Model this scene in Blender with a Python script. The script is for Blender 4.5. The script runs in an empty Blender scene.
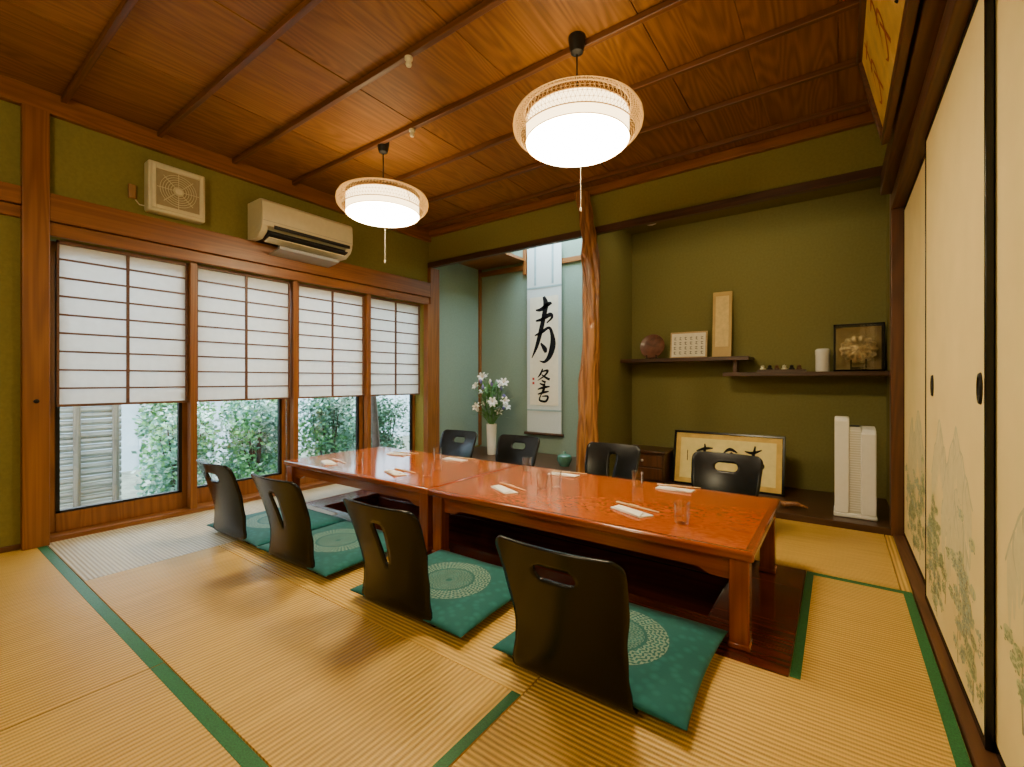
import bpy, math, random, bmesh
from mathutils import Vector, Matrix, noise
random.seed(7)
COL=bpy.context.scene.collection
pi=math.pi
# ---------------------------------------------------------------- materials
def newmat(name):
    m=bpy.data.materials.new(name); m.use_nodes=True
    nt=m.node_tree; b=nt.nodes['Principled BSDF']; return m,nt,b
def N(nt,t,**k):
    n=nt.nodes.new(t)
    for a,v in k.items(): setattr(n,a,v)
    return n
def ramp(nt,cols):
    r=N(nt,'ShaderNodeValToRGB'); e=r.color_ramp.elements
    while len(e)<len(cols): e.new(0.5)
    for el,(p,c) in zip(e,cols): el.position=p; el.color=(*c,1)
    return r
def math_(nt,op,a,b=None):
    n=N(nt,'ShaderNodeMath',operation=op)
    for i,x in enumerate((a,b)):
        if x is None: continue
        if isinstance(x,(int,float)): n.inputs[i].default_value=x
        else: nt.links.new(x,n.inputs[i])
    return n.outputs[0]
def plain(name,col,rough=.5,metal=0,var=.08,nscale=30,bump=0,coat=0,emis=None,es=0,spec=.5):
    m,nt,b=newmat(name)
    tc=N(nt,'ShaderNodeTexCoord'); no=N(nt,'ShaderNodeTexNoise'); no.inputs['Scale'].default_value=nscale; no.inputs['Detail'].default_value=4
    nt.links.new(tc.outputs['Object'],no.inputs['Vector'])
    lo=tuple(c*(1-var) for c in col); hi=tuple(min(1,c*(1+var)) for c in col)
    r=ramp(nt,[(.3,lo),(.7,hi)]); nt.links.new(no.outputs['Fac'],r.inputs['Fac'])
    nt.links.new(r.outputs[0],b.inputs['Base Color'])
    b.inputs['Roughness'].default_value=rough; b.inputs['Metallic'].default_value=metal
    b.inputs['Coat Weight'].default_value=coat; b.inputs['Specular IOR Level'].default_value=spec
    if bump:
        bp=N(nt,'ShaderNodeBump'); bp.inputs['Strength'].default_value=bump; bp.inputs['Distance'].default_value=.002
        nt.links.new(no.outputs['Fac'],bp.inputs['Height']); nt.links.new(bp.outputs[0],b.inputs['Normal'])
    if emis:
        b.inputs['Emission Color'].default_value=(*emis,1); b.inputs['Emission Strength'].default_value=es
    return m
def wood(name,c1,c2,axis='X',rough=.4,coat=0,freq=10,cross=8,along=.5,board=None,contrast=.6,spec=.5,bump=.1):
    m,nt,b=newmat(name); L=nt.links.new
    tc=N(nt,'ShaderNodeTexCoord'); mp=N(nt,'ShaderNodeMapping')
    s=[cross]*3; s['XYZ'.index(axis)]=along; mp.inputs['Scale'].default_value=s
    L(tc.outputs['Object'],mp.inputs['Vector'])
    vec=mp.outputs[0]; bv=None
    if board:
        sx=N(nt,'ShaderNodeSeparateXYZ'); L(tc.outputs['Object'],sx.inputs[0])
        fl=math_(nt,'FLOOR',math_(nt,'DIVIDE',sx.outputs[0],board))
        wn=N(nt,'ShaderNodeTexWhiteNoise',noise_dimensions='1D'); L(fl,wn.inputs['W'])
        ad=N(nt,'ShaderNodeVectorMath',operation='ADD'); L(vec,ad.inputs[0])
        sc=N(nt,'ShaderNodeVectorMath',operation='SCALE'); L(wn.outputs['Color'],sc.inputs[0]); sc.inputs['Scale'].default_value=37
        L(sc.outputs[0],ad.inputs[1]); vec=ad.outputs[0]; bv=wn.outputs['Value']
    no=N(nt,'ShaderNodeTexNoise'); no.inputs['Scale'].default_value=1; no.inputs['Detail'].default_value=1; no.inputs['Distortion'].default_value=.2
    L(vec,no.inputs['Vector'])
    sn=math_(nt,'SINE',math_(nt,'MULTIPLY',no.outputs['Fac'],freq*6.28))
    m2=N(nt,'ShaderNodeMapping'); s2=[14]*3; s2['XYZ'.index(axis)]=3; m2.inputs['Scale'].default_value=s2; L(vec,m2.inputs['Vector'])
    n2=N(nt,'ShaderNodeTexNoise'); n2.inputs['Scale'].default_value=1; n2.inputs['Detail'].default_value=2; L(m2.outputs[0],n2.inputs['Vector'])
    f=math_(nt,'ADD',math_(nt,'MULTIPLY',sn,.25*contrast),math_(nt,'ADD',math_(nt,'MULTIPLY',n2.outputs['Fac'],.5),.25))
    if bv is not None: f=math_(nt,'ADD',f,math_(nt,'MULTIPLY',math_(nt,'SUBTRACT',bv,.5),.35))
    r=ramp(nt,[(.15,c1),(.85,c2)]); L(f,r.inputs['Fac']); L(r.outputs[0],b.inputs['Base Color'])
    b.inputs['Roughness'].default_value=rough; b.inputs['Coat Weight'].default_value=coat; b.inputs['Coat Roughness'].default_value=.1
    b.inputs['Specular IOR Level'].default_value=spec
    bp=N(nt,'ShaderNodeBump'); bp.inputs['Strength'].default_value=bump; bp.inputs['Distance'].default_value=.001
    L(f,bp.inputs['Height']); L(bp.outputs[0],b.inputs['Normal'])
    return m
def tatami(name,axis,c1,c2,period=.0175):
    m,nt,b=newmat(name); L=nt.links.new
    tc=N(nt,'ShaderNodeTexCoord'); sx=N(nt,'ShaderNodeSeparateXYZ'); L(tc.outputs['Object'],sx.inputs[0])
    co=sx.outputs[1 if axis=='X' else 0]; al=sx.outputs[0 if axis=='X' else 1]
    s=math_(nt,'SINE',math_(nt,'MULTIPLY',co,6.2832/period))
    mp=N(nt,'ShaderNodeMapping'); mp.inputs['Scale'].default_value=((3,60,1) if axis=='X' else (60,3,1))
    L(tc.outputs['Object'],mp.inputs[0])
    no=N(nt,'ShaderNodeTexNoise'); no.inputs['Scale'].default_value=1; no.inputs['Detail'].default_value=4; L(mp.outputs[0],no.inputs['Vector'])
    nb=N(nt,'ShaderNodeTexNoise'); nb.inputs['Scale'].default_value=1.3; nb.inputs['Detail'].default_value=3; L(tc.outputs['Object'],nb.inputs['Vector'])
    dash=math_(nt,'SINE',math_(nt,'MULTIPLY',al,6.2832/.006))
    f=math_(nt,'ADD',math_(nt,'MULTIPLY',s,.28),math_(nt,'ADD',math_(nt,'MULTIPLY',no.outputs['Fac'],.5),math_(nt,'MULTIPLY',nb.outputs['Fac'],.5)))
    f=math_(nt,'ADD',f,math_(nt,'MULTIPLY',dash,.05))
    r=ramp(nt,[(.12,c1),(.78,c2)]); L(f,r.inputs['Fac']); L(r.outputs[0],b.inputs['Base Color'])
    b.inputs['Roughness'].default_value=.45; b.inputs['Specular IOR Level'].default_value=.35
    bp=N(nt,'ShaderNodeBump'); bp.inputs['Strength'].default_value=.45; bp.inputs['Distance'].default_value=.003
    L(s,bp.inputs['Height']); L(bp.outputs[0],b.inputs['Normal'])
    return m
def glassmat(name,tint=(1,1,1),refl=.08,k=.8):
    m=bpy.data.materials.new(name); m.use_nodes=True; nt=m.node_tree; nt.nodes.clear(); L=nt.links.new
    o=N(nt,'ShaderNodeOutputMaterial'); t=N(nt,'ShaderNodeBsdfTransparent'); t.inputs[0].default_value=(*tint,1)
    g=N(nt,'ShaderNodeBsdfGlossy'); g.inputs['Roughness'].default_value=.03
    fr=N(nt,'ShaderNodeFresnel'); fr.inputs[0].default_value=1.45
    mx=N(nt,'ShaderNodeMixShader'); L(math_(nt,'ADD',math_(nt,'MULTIPLY',fr.outputs[0],k),refl*.3),mx.inputs[0])
    L(t.outputs[0],mx.inputs[1]); L(g.outputs[0],mx.inputs[2]); L(mx.outputs[0],o.inputs[0]); return m
def paper(name,col,tr=.6):
    m=bpy.data.materials.new(name); m.use_nodes=True; nt=m.node_tree; nt.nodes.clear(); L=nt.links.new
    o=N(nt,'ShaderNodeOutputMaterial'); t=N(nt,'ShaderNodeBsdfTranslucent'); d=N(nt,'ShaderNodeBsdfDiffuse')
    tc=N(nt,'ShaderNodeTexCoord'); no=N(nt,'ShaderNodeTexNoise'); no.inputs['Scale'].default_value=25; no.inputs['Detail'].default_value=6
    L(tc.outputs['Object'],no.inputs['Vector'])
    r=ramp(nt,[(.3,tuple(c*.93 for c in col)),(.7,col)]); L(no.outputs['Fac'],r.inputs[0])
    L(r.outputs[0],t.inputs[0]); L(r.outputs[0],d.inputs[0])
    mx=N(nt,'ShaderNodeMixShader'); mx.inputs[0].default_value=tr
    L(d.outputs[0],mx.inputs[1]); L(t.outputs[0],mx.inputs[2]); L(mx.outputs[0],o.inputs[0]); return m

OLIVE=plain('olive_plaster',(.225,.200,.045),.92,var=.07,nscale=60,bump=.2,spec=.15)
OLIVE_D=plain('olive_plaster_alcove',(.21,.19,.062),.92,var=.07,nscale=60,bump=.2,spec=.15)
TOKOW=plain('daylit_plaster',(.23,.31,.25),.92,var=.06,nscale=60,bump=.2,spec=.15)  # alcove plaster with the skylight's bluish cast put into its base colour
W1,W2=(.15,.048,.009),(.30,.112,.024)
WY=wood('cedar_y',W1,W2,'Y'); WX=wood('cedar_x',W1,W2,'X'); WZ=wood('cedar_z',W1,W2,'Z')
WDX=wood('dark_wood_x',(.035,.015,.007),(.09,.038,.016),'X',.35); WDY=wood('dark_wood_y',(.06,.022,.008),(.15,.06,.02),'Y',.45); WDZ=wood('dark_wood_z',(.06,.022,.008),(.15,.055,.018),'Z',.4)
LATT=wood('lattice_wood',(.09,.035,.014),(.16,.065,.027),'Y',.5)
CEIL=wood('ceiling_cedar',(.135,.052,.008),(.35,.150,.028),'Y',.5,0,freq=18,cross=5,along=.6,board=.37,contrast=.45,spec=.3,bump=.02)
BATT=wood('batten_cedar',(.08,.028,.006),(.18,.064,.015),'X',.4)
TR=wood('trunk_wood',(.13,.045,.010),(.42,.185,.052),'Z',.38,.15,freq=9,cross=10,along=.8,contrast=.9)
TABLE=wood('burl_lacquer',(.33,.058,.005),(.53,.120,.010),'X',.1,.5,freq=8,cross=26,along=8,contrast=.6,bump=0)
TEDGE=wood('table_edge',(.19,.036,.005),(.34,.075,.011),'X',.2,.5)
TLEG=wood('table_leg',(.17,.034,.006),(.31,.07,.012),'Z',.22,.5)
WELL=wood('well_board',(.07,.012,.006),(.17,.03,.012),'X',.25,.3)
TAT_X=tatami('tatami_x','X',(.36,.205,.030),(.76,.485,.100))
TAT_Y=tatami('tatami_y','Y',(.36,.205,.030),(.76,.485,.100))
TAT_G=tatami('tatami_window_sheen','X',(.30,.24,.13),(.6,.50,.29))  # greyer straw tone puts the window's reflected sheen into the colour
HERI=plain('green_heri',(.016,.14,.04),.6,var=.35,nscale=250,bump=.3)
BLACK=plain('black_lacquer',(.004,.005,.006),.25,var=.2,spec=.35)
BLACKG=plain('black_gloss',(.006,.007,.008),.2,var=.2)
BLACKM=plain('black_metal',(.008,.007,.006),.5,spec=.3)
WHITE=plain('white_plastic',(.82,.81,.76),.4,var=.02)
CREAM=plain('cream_plastic',(.70,.65,.44),.4,var=.03)
GREY=plain('grey_plastic',(.35,.36,.36),.45,var=.04)
DGREY=plain('dark_grey',(.02,.02,.022),.5)
INK=plain('ink',(.01,.01,.012),.7,spec=.1)
GOLD=plain('gold_leaf',(.62,.38,.09),.35,.6,var=.15,nscale=18)
GOLDP=plain('gold_paper',(.70,.46,.09),.6,0,var=.15,nscale=12)
SILK=plain('scroll_silk',(.62,.68,.68),.7,var=.06,nscale=80)
PAPERW=plain('writing_paper',(.84,.79,.64),.8,var=.04,nscale=20)
PAPERY=plain('yellow_writing_paper',(.88,.74,.30),.8,var=.05,nscale=20)
BRASS=plain('brass_wire',(.75,.48,.14),.35,.3,var=.05,emis=(1,.6,.2),es=.25)  # slight emission paints the lamp's glow onto the wire
STEEL=plain('steel',(.5,.48,.45),.3,.9)
GLASS=glassmat('window_glass'); TUMB=glassmat('tumbler_glass',(.995,.998,.998),.15,.35)
SHOJI=paper('shoji_paper',(.93,.93,.9),.5)
CERW=plain('white_ceramic',(.8,.8,.76),.2,coat=.4,var=.03)
CLOTH=plain('white_cloth',(.85,.84,.78),.9,bump=.4,nscale=200,var=.03)
def emit(name,e,c):
    m,nt,b=newmat(name)
    b.inputs['Base Color'].default_value=(.9,.86,.78,1); b.inputs['Emission Color'].default_value=(*c,1); b.inputs['Emission Strength'].default_value=e; return m
LAMPB=emit('lamp_diffuser_bottom',62,(1,.80,.48)); LAMPS=emit('lamp_shade_side',6,(1,.74,.38))
def cushionmat():
    m,nt,b=newmat('teal_brocade'); L=nt.links.new
    tc=N(nt,'ShaderNodeTexCoord'); sx=N(nt,'ShaderNodeSeparateXYZ'); L(tc.outputs['Object'],sx.inputs[0])
    x,y=sx.outputs[0],sx.outputs[1]
    r=math_(nt,'SQRT',math_(nt,'ADD',math_(nt,'MULTIPLY',x,x),math_(nt,'MULTIPLY',y,y)))
    a=math_(nt,'ARCTAN2',y,x)
    ring=math_(nt,'SINE',math_(nt,'ADD',math_(nt,'MULTIPLY',r,420),math_(nt,'MULTIPLY',math_(nt,'SINE',math_(nt,'MULTIPLY',a,26)),1.8)))
    pet=math_(nt,'SINE',math_(nt,'ADD',math_(nt,'MULTIPLY',a,60),math_(nt,'MULTIPLY',r,60)))
    no=N(nt,'ShaderNodeTexNoise'); no.inputs['Scale'].default_value=150; L(tc.outputs['Object'],no.inputs['Vector'])
    g=math_(nt,'GREATER_THAN',math_(nt,'ADD',math_(nt,'ADD',ring,math_(nt,'MULTIPLY',pet,.8)),math_(nt,'MULTIPLY',no.outputs['Fac'],2.6)),1.2)
    i1=math_(nt,'MULTIPLY',math_(nt,'LESS_THAN',r,.185),math_(nt,'GREATER_THAN',r,.115))
    i2=math_(nt,'MULTIPLY',math_(nt,'LESS_THAN',r,.105),math_(nt,'GREATER_THAN',r,.015))
    inside=math_(nt,'ADD',i1,math_(nt,'MULTIPLY',i2,.6))
    mask=math_(nt,'MULTIPLY',math_(nt,'MULTIPLY',g,inside),.42)
    vr=N(nt,'ShaderNodeTexVoronoi'); vr.inputs['Scale'].default_value=28; L(tc.outputs['Object'],vr.inputs['Vector'])
    bg=ramp(nt,[(.0,(.014,.145,.145)),(.5,(.008,.10,.10))]); L(vr.outputs['Distance'],bg.inputs[0])
    mx=N(nt,'ShaderNodeMix',data_type='RGBA'); L(mask,mx.inputs['Factor']); L(bg.outputs[0],mx.inputs['A']); mx.inputs['B'].default_value=(.38,.5,.38,1)
    L(mx.outputs['Result'],b.inputs['Base Color']); b.inputs['Roughness'].default_value=.8; b.inputs['Specular IOR Level'].default_value=.2; b.inputs['Sheen Weight'].default_value=.1
    bp=N(nt,'ShaderNodeBump'); bp.inputs['Strength'].default_value=.3; bp.inputs['Distance'].default_value=.001; L(no.outputs['Fac'],bp.inputs['Height']); L(bp.outputs[0],b.inputs['Normal'])
    return m
CUSH=cushionmat()
# ---------------------------------------------------------------- builder
class B:
    def __init__(s): s.v=[];s.f=[];s.m=[]
    def box(s,x0,x1,y0,y1,z0,z1,mi=0):
        n=len(s.v)
        s.v+=[(x0,y0,z0),(x1,y0,z0),(x1,y1,z0),(x0,y1,z0),(x0,y0,z1),(x1,y0,z1),(x1,y1,z1),(x0,y1,z1)]
        for q in ((3,2,1,0),(4,5,6,7),(0,1,5,4),(1,2,6,5),(2,3,7,6),(3,0,4,7)): s.f.append(tuple(n+i for i in q)); s.m.append(mi)
        return s
    def prism(s,poly,a0,a1,f=lambda u,v,w:(u,v,w),mi=0):
        n=len(s.v);k=len(poly)
        s.v+=[f(p[0],p[1],a0) for p in poly]+[f(p[0],p[1],a1) for p in poly]
        s.f.append(tuple(n+i for i in range(k))[::-1]);s.f.append(tuple(n+k+i for i in range(k)));s.m+=[mi,mi]
        for i in range(k):
            j=(i+1)%k; s.f.append((n+i,n+j,n+k+j,n+k+i));s.m.append(mi)
        return s
    def lathe(s,prof,seg=32,c=(0,0,0),mi=0,f=None):
        n=len(s.v)
        for r,z in prof:
            for i in range(seg):
                a=2*pi*i/seg; p=(r*math.cos(a),r*math.sin(a),z)
                if f: p=f(*p)
                s.v.append((c[0]+p[0],c[1]+p[1],c[2]+p[2]))
        for j in range(len(prof)-1):
            for i in range(seg):
                k=(i+1)%seg; s.f.append((n+j*seg+i,n+j*seg+k,n+(j+1)*seg+k,n+(j+1)*seg+i)); s.m.append(mi)
        return s
    def tube(s,pts,rad,seg=8,mi=0,cap=True):
        pts=[Vector(p) for p in pts]
        if not isinstance(rad,(list,tuple)): rad=[rad]*len(pts)
        n=len(s.v); up=None
        for i,p in enumerate(pts):
            t=(pts[min(i+1,len(pts)-1)]-pts[max(i-1,0)]).normalized()
            if up is None: up=t.orthogonal().normalized()
            else:
                up=(up-t*up.dot(t)); up=up.normalized() if up.length>1e-6 else t.orthogonal().normalized()
            w=t.cross(up)
            for k in range(seg):
                a=2*pi*k/seg; q=p+(up*math.cos(a)+w*math.sin(a))*rad[i]; s.v.append(tuple(q))
        for i in range(len(pts)-1):
            for k in range(seg):
                l=(k+1)%seg; s.f.append((n+i*seg+k,n+i*seg+l,n+(i+1)*seg+l,n+(i+1)*seg+k));s.m.append(mi)
        if cap:
            s.f.append(tuple(n+k for k in range(seg))[::-1]); e=n+(len(pts)-1)*seg
            s.f.append(tuple(e+k for k in range(seg)));s.m+=[mi,mi]
        return s
    def ribbon(s,pts,f,mi=0,sub=6):
        P=[]
        for i in range(len(pts)-1):
            p0=pts[max(i-1,0)];p1=pts[i];p2=pts[i+1];p3=pts[min(i+2,len(pts)-1)]
            for k in range(sub):
                t=k/sub
                P.append(tuple(.5*((2*b)+(-a+c)*t+(2*a-5*b+4*c-d)*t*t+(-a+3*b-3*c+d)*t**3) for a,b,c,d in zip(p0,p1,p2,p3)))
        P.append(tuple(pts[-1])); n=len(s.v)
        for i,p in enumerate(P):
            a=P[max(i-1,0)];b=P[min(i+1,len(P)-1)]
            dx,dy=b[0]-a[0],b[1]-a[1]; l=math.hypot(dx,dy) or 1
            w=max(p[2],.0)/2
            s.v.append(f(p[0]-dy/l*w,p[1]+dx/l*w)); s.v.append(f(p[0]+dy/l*w,p[1]-dx/l*w))
        for i in range(len(P)-1):
            s.f.append((n+2*i,n+2*i+1,n+2*i+3,n+2*i+2)); s.m.append(mi)
        return s
    def grid(s,nu,nv,f,mi=0,closeu=False):
        n=len(s.v)
        for j in range(nv):
            for i in range(nu): s.v.append(f(i,j))
        for j in range(nv-1):
            for i in range(nu if closeu else nu-1):
                k=(i+1)%nu; s.f.append((n+j*nu+i,n+j*nu+k,n+(j+1)*nu+k,n+(j+1)*nu+i)); s.m.append(mi)
        return s
    def obj(s,name,mats,parent=None,loc=(0,0,0),rot=(0,0,0),label=None,cat=None,kind=None,bevel=0,smooth=True,solid=0,group=None,fix=True,ang=40):
        me=bpy.data.meshes.new(name); me.from_pydata(s.v,[],s.f)
        if not isinstance(mats,(list,tuple)): mats=[mats]
        for m in mats: me.materials.append(m)
        me.polygons.foreach_set('material_index',s.m)
        if fix:
            bm=bmesh.new(); bm.from_mesh(me); bmesh.ops.recalc_face_normals(bm,faces=bm.faces); bm.to_mesh(me); bm.free()
        if smooth:
            me.polygons.foreach_set('use_smooth',[True]*len(me.polygons)); me.set_sharp_from_angle(angle=math.radians(ang))
        o=bpy.data.objects.new(name,me); COL.objects.link(o); o.location=loc; o.rotation_euler=rot
        if parent: o.parent=parent
        if label: o['label']=label
        if cat: o['category']=cat
        if kind: o['kind']=kind
        if group: o['group']=group
        if solid:
            md=o.modifiers.new('solid','SOLIDIFY'); md.thickness=solid; md.offset=0
        if bevel:
            md=o.modifiers.new('bevel','BEVEL'); md.width=bevel; md.segments=2; md.limit_method='ANGLE'
        return o
def thing(name,label,cat,loc,rz=0,group=None):
    o=bpy.data.objects.new(name,None); COL.objects.link(o); o.empty_display_size=.05
    o.location=loc; o.rotation_euler=(0,0,rz); o['label']=label; o['category']=cat
    if group: o['group']=group
    return o
def dup(root,name,loc,rz=0,label=None):
    c=root.copy(); COL.objects.link(c); c.location=loc; c.rotation_euler=(0,0,rz)
    if label: c['label']=label
    def rec(src,dst):
        for ch in src.children:
            k=ch.copy(); COL.objects.link(k); k.parent=dst; k.matrix_parent_inverse=ch.matrix_parent_inverse.copy(); rec(ch,k)
    rec(root,c); return c
def st(b,name,mats,**k): return b.obj(name,mats,kind='structure',**k)

XL,XR,YB,ZC=-3.74,.33,3.6,2.61
YF=-1.7
# ---------------------------------------------------------------- shell
PX0,PX1,PY0,PY1=-3.15,-.42,1.95,2.45
f=B()
f.box(-3.9,.5,YF-.1,PY0,-.16,-.03); f.box(-3.9,.5,PY1,3.66,-.16,-.03); f.box(-3.9,PX0,PY0,PY1,-.16,-.03); f.box(PX1,.5,PY0,PY1,-.16,-.03)
st(f,'floor',WDX,smooth=False)
OY0,OY1,OZ1=.57,3.52,1.79
w=B(); w.box(-3.9,XL,YF,.46,-.03,ZC); w.box(-3.9,XL,.46,OY0,-.03,ZC); w.box(-3.9,XL,OY0,OY1,OZ1,ZC); w.box(-3.9,XL,OY1,4.6,-.03,ZC)
st(w,'wall_left',OLIVE,smooth=False)
w=B(); w.box(XR+.1,XR+.2,YF,4.6,-.03,ZC); w.box(XR-.03,XR+.1,YF,3.6,2.2,ZC)
st(w,'wall_right',OLIVE,smooth=False)
w=B(); w.box(-3.9,XR+.2,YF-.1,YF,-.03,ZC); st(w,'wall_front',OLIVE,smooth=False)
w=B(); w.box(XL,XR+.1,YB,YB+.1,2.265,ZC,0)
w.box(XL,-1.8,4.5,4.6,-.03,2.95,1); w.box(-1.8,XR+.1,4.5,4.6,-.03,2.6,2)
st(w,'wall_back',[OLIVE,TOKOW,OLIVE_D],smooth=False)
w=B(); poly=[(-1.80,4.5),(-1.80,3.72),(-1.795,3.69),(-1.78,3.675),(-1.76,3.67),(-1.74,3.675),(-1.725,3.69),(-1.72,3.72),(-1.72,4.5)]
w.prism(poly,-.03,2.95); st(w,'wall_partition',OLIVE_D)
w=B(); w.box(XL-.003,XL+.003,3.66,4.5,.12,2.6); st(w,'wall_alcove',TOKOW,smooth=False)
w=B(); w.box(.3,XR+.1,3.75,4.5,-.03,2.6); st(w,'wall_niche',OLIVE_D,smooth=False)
c=B(); x=-3.9; k=0; BW=.37
while x<.5-1e-6:
    i=math.floor(x/BW+1e-6); x1=min((i+1)*BW,.5)
    c.box(x+.0015,x1-.0015,YF,3.7,ZC+.004*(k%2),ZC+.03); x=x1; k+=1
c.box(-3.9,.5,YF,3.7,ZC+.03,ZC+.05)
st(c,'ceiling',CEIL,smooth=False)
tn=[0]
def trim(x0,x1,y0,y1,z0,z1,mat,bevel=.004):
    tn[0]+=1; b=B(); b.box(x0,x1,y0,y1,z0,z1); return st(b,'trim_%d'%tn[0],mat,bevel=bevel,smooth=False)
for i in range(-3,5):
    y=1.556+.462*i
    if y>3.45 or y<YF: continue
    trim(XL+.03,XR-.06,y-.015,y+.015,ZC-.032,ZC,BATT)
trim(XL,XL+.045,YF,YB,ZC-.12,ZC,WY); trim(XL+.045,XR-.05,YB-.045,YB,ZC-.07,ZC,WX)
trim(XR-.08,XR-.03,YF,YB,ZC-.085,ZC,WDY)
trim(XL,XR-.03,YB-.02,YB+.03,2.205,2.265,WDX)
trim(XL,XL+.05,OY0+.0,YB-.02,1.87,2.03,WY); trim(XL,XL+.03,OY0,OY1+.08,1.79,1.866,WY)
trim(XL,XL+.05,YF,.46,1.93,2.03,WY); trim(XL,XL+.03,YF,.46,1.86,1.925,WY)
post=trim(XL,XL+.06,.46,OY0,0,ZC-.12,WZ)
trim(XL,XL+.07,OY1+.0,YB-.02,0,1.79,WZ)
trim(-3.9,XL-.0,OY0,OY1,-.03,.03,WY)
trim(XL,XL+.012,-1.7,.46,0,.03,WDY)
trim(XL,XL+.05,YB-.02,YB+.12,0,2.205,WZ)
trim(.262,XR,YB,YB+.11,0,2.205,WDZ)
trim(.21,XR,YF,YB-.021,2.08,2.2,WDY); trim(.262,XR,YF,YB-.001,1.99,2.079,WDY)
trim(.273,XR+.1,YF,YB,-.03,.012,WDY)
b=B(); b.box(XL+.004,-1.8,YB+.1,4.5,-.03,.10); b.box(XL+.004,-1.8,YB+.06,YB+.1,-.03,.12); st(b,'floor_alcove',WDX,bevel=.004)
b=B(); b.box(-1.72,.3,YB+.005,4.5,-.03,.04); st(b,'floor_niche',WDX,bevel=.004)
b=B(); b.box(XL,-3.02,YB+.1,4.5,2.36,2.39); st(b,'ceiling_alcove',WX,smooth=False)
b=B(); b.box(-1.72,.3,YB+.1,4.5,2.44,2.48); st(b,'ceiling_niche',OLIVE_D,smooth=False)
b=B(); b.box(XL,-1.72,YB+.0,4.6,2.95,3.0); b.box(-3.9,XL,YB,4.6,ZC,2.95); b.box(XL,-1.7,YB,YB+.1,ZC,2.95);st(b,'ceiling_shaft',SHOJI,smooth=False)
trim(-3.05,-3.0,4.46,4.5,2.2,2.5,WZ); trim(XL+.003,XL+.03,4.46,4.5,.12,2.36,WZ)
trim(XL+.003,-1.8,4.47,4.498,2.26,2.32,WX)

# tatami
def mat_(poly,rib,bind=[],label='woven straw tatami mat with golden ribs',mt=None):
    cx=sum(p[0] for p in poly)/len(poly); cy=sum(p[1] for p in poly)/len(poly)
    b=B(); b.prism([(p[0]-cx,p[1]-cy) for p in poly],-.03,0)
    o=b.obj('tatami_mat',mt or (TAT_X if rib=='X' else TAT_Y),loc=(cx,cy,0),label=label,cat='tatami mat',smooth=False,group='tatami mats on the floor')
    for (x0,x1,y0,y1) in bind:
        e=B(); e.box(x0-cx,x1-cx,y0-cy,y1-cy,-.001,.0012); e.obj('edge_binding',HERI,parent=o,smooth=False,label='green cloth edge binding')
    return o
def rect(x0,x1,y0,y1,g=.0022): return [(x0+g,y0+g),(x1-g,y0+g),(x1-g,y1-g),(x0+g,y1-g)]
lg='golden straw tatami mat with green cloth border'
mat_(rect(XL+.012,-1.84,-.35,.56),'Y',[(XL+.015,-1.843,.518,.557)],lg)
mat_(rect(-1.84,.27,-.35,.56),'Y',[(-1.837,.267,.518,.557)],lg)
mat_(rect(XL+.012,.27,YF,-.35),'Y')
mat_(rect(XL+.0,-2.89,.56,1.9),'X',label='straw tatami mat by the window, coloured grey for window sheen',mt=TAT_G)
mat_(rect(-2.89,-.775,.56,1.13),'Y',[(-.810,-.778,.563,1.127)],lg)
mat_(rect(-2.89,-.775,1.13,1.69),'X')
mat_([(-.773,.562),(.268,.562),(.268,2.688),(-.128,2.688),(-.128,1.691),(-.773,1.691)],'X',[(-.127,-.097,1.70,2.65),(-.127,.235,2.652,2.687),(.235,.267,.563,2.687)],lg)
mat_(rect(XL,-3.36,1.9,3.6),'X',[],'straw tatami mat beside the window, coloured grey for window sheen',TAT_G)
mat_(rect(-3.36,-1.5,2.7,3.6),'X'); mat_(rect(-1.5,.23,2.7,3.6),'X',[],'golden straw tatami mat before the alcove')
mat_(rect(.23,.272,2.69,3.6),'Y')
H=thing('sunken_hearth','dark red lacquered board frame around sunken leg well','floor well',(-1.75,2.2,0))
def hb(x0,x1,y0,y1,z0,z1,b): b.box(x0+1.75,x1+1.75,y0-2.2,y1-2.2,z0,z1)
b=B(); hb(-2.889,-.13,1.692,PY0,-.03,0,b); hb(-3.358,-.13,PY1,2.698,-.03,0,b); hb(-3.358,PX0,1.902,PY1,-.03,0,b); hb(PX1,-.13,PY0,PY1,-.03,0,b); hb(PX0,-2.889,1.902,PY0,-.03,0,b)
b.obj('frame_board',WELL,parent=H,bevel=.002)
b=B(); hb(PX0,PX1,PY0,PY1,-.44,-.42,b); hb(PX0-.0,PX0+.02,PY0,PY1,-.42,-.03,b); hb(PX1-.02,PX1,PY0,PY1,-.42,-.03,b); hb(PX0,PX1,PY0,PY0+.02,-.42,-.03,b); hb(PX0,PX1,PY1-.02,PY1,-.42,-.03,b)
b.obj('leg_well',WELL,parent=H,smooth=False)

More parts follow.
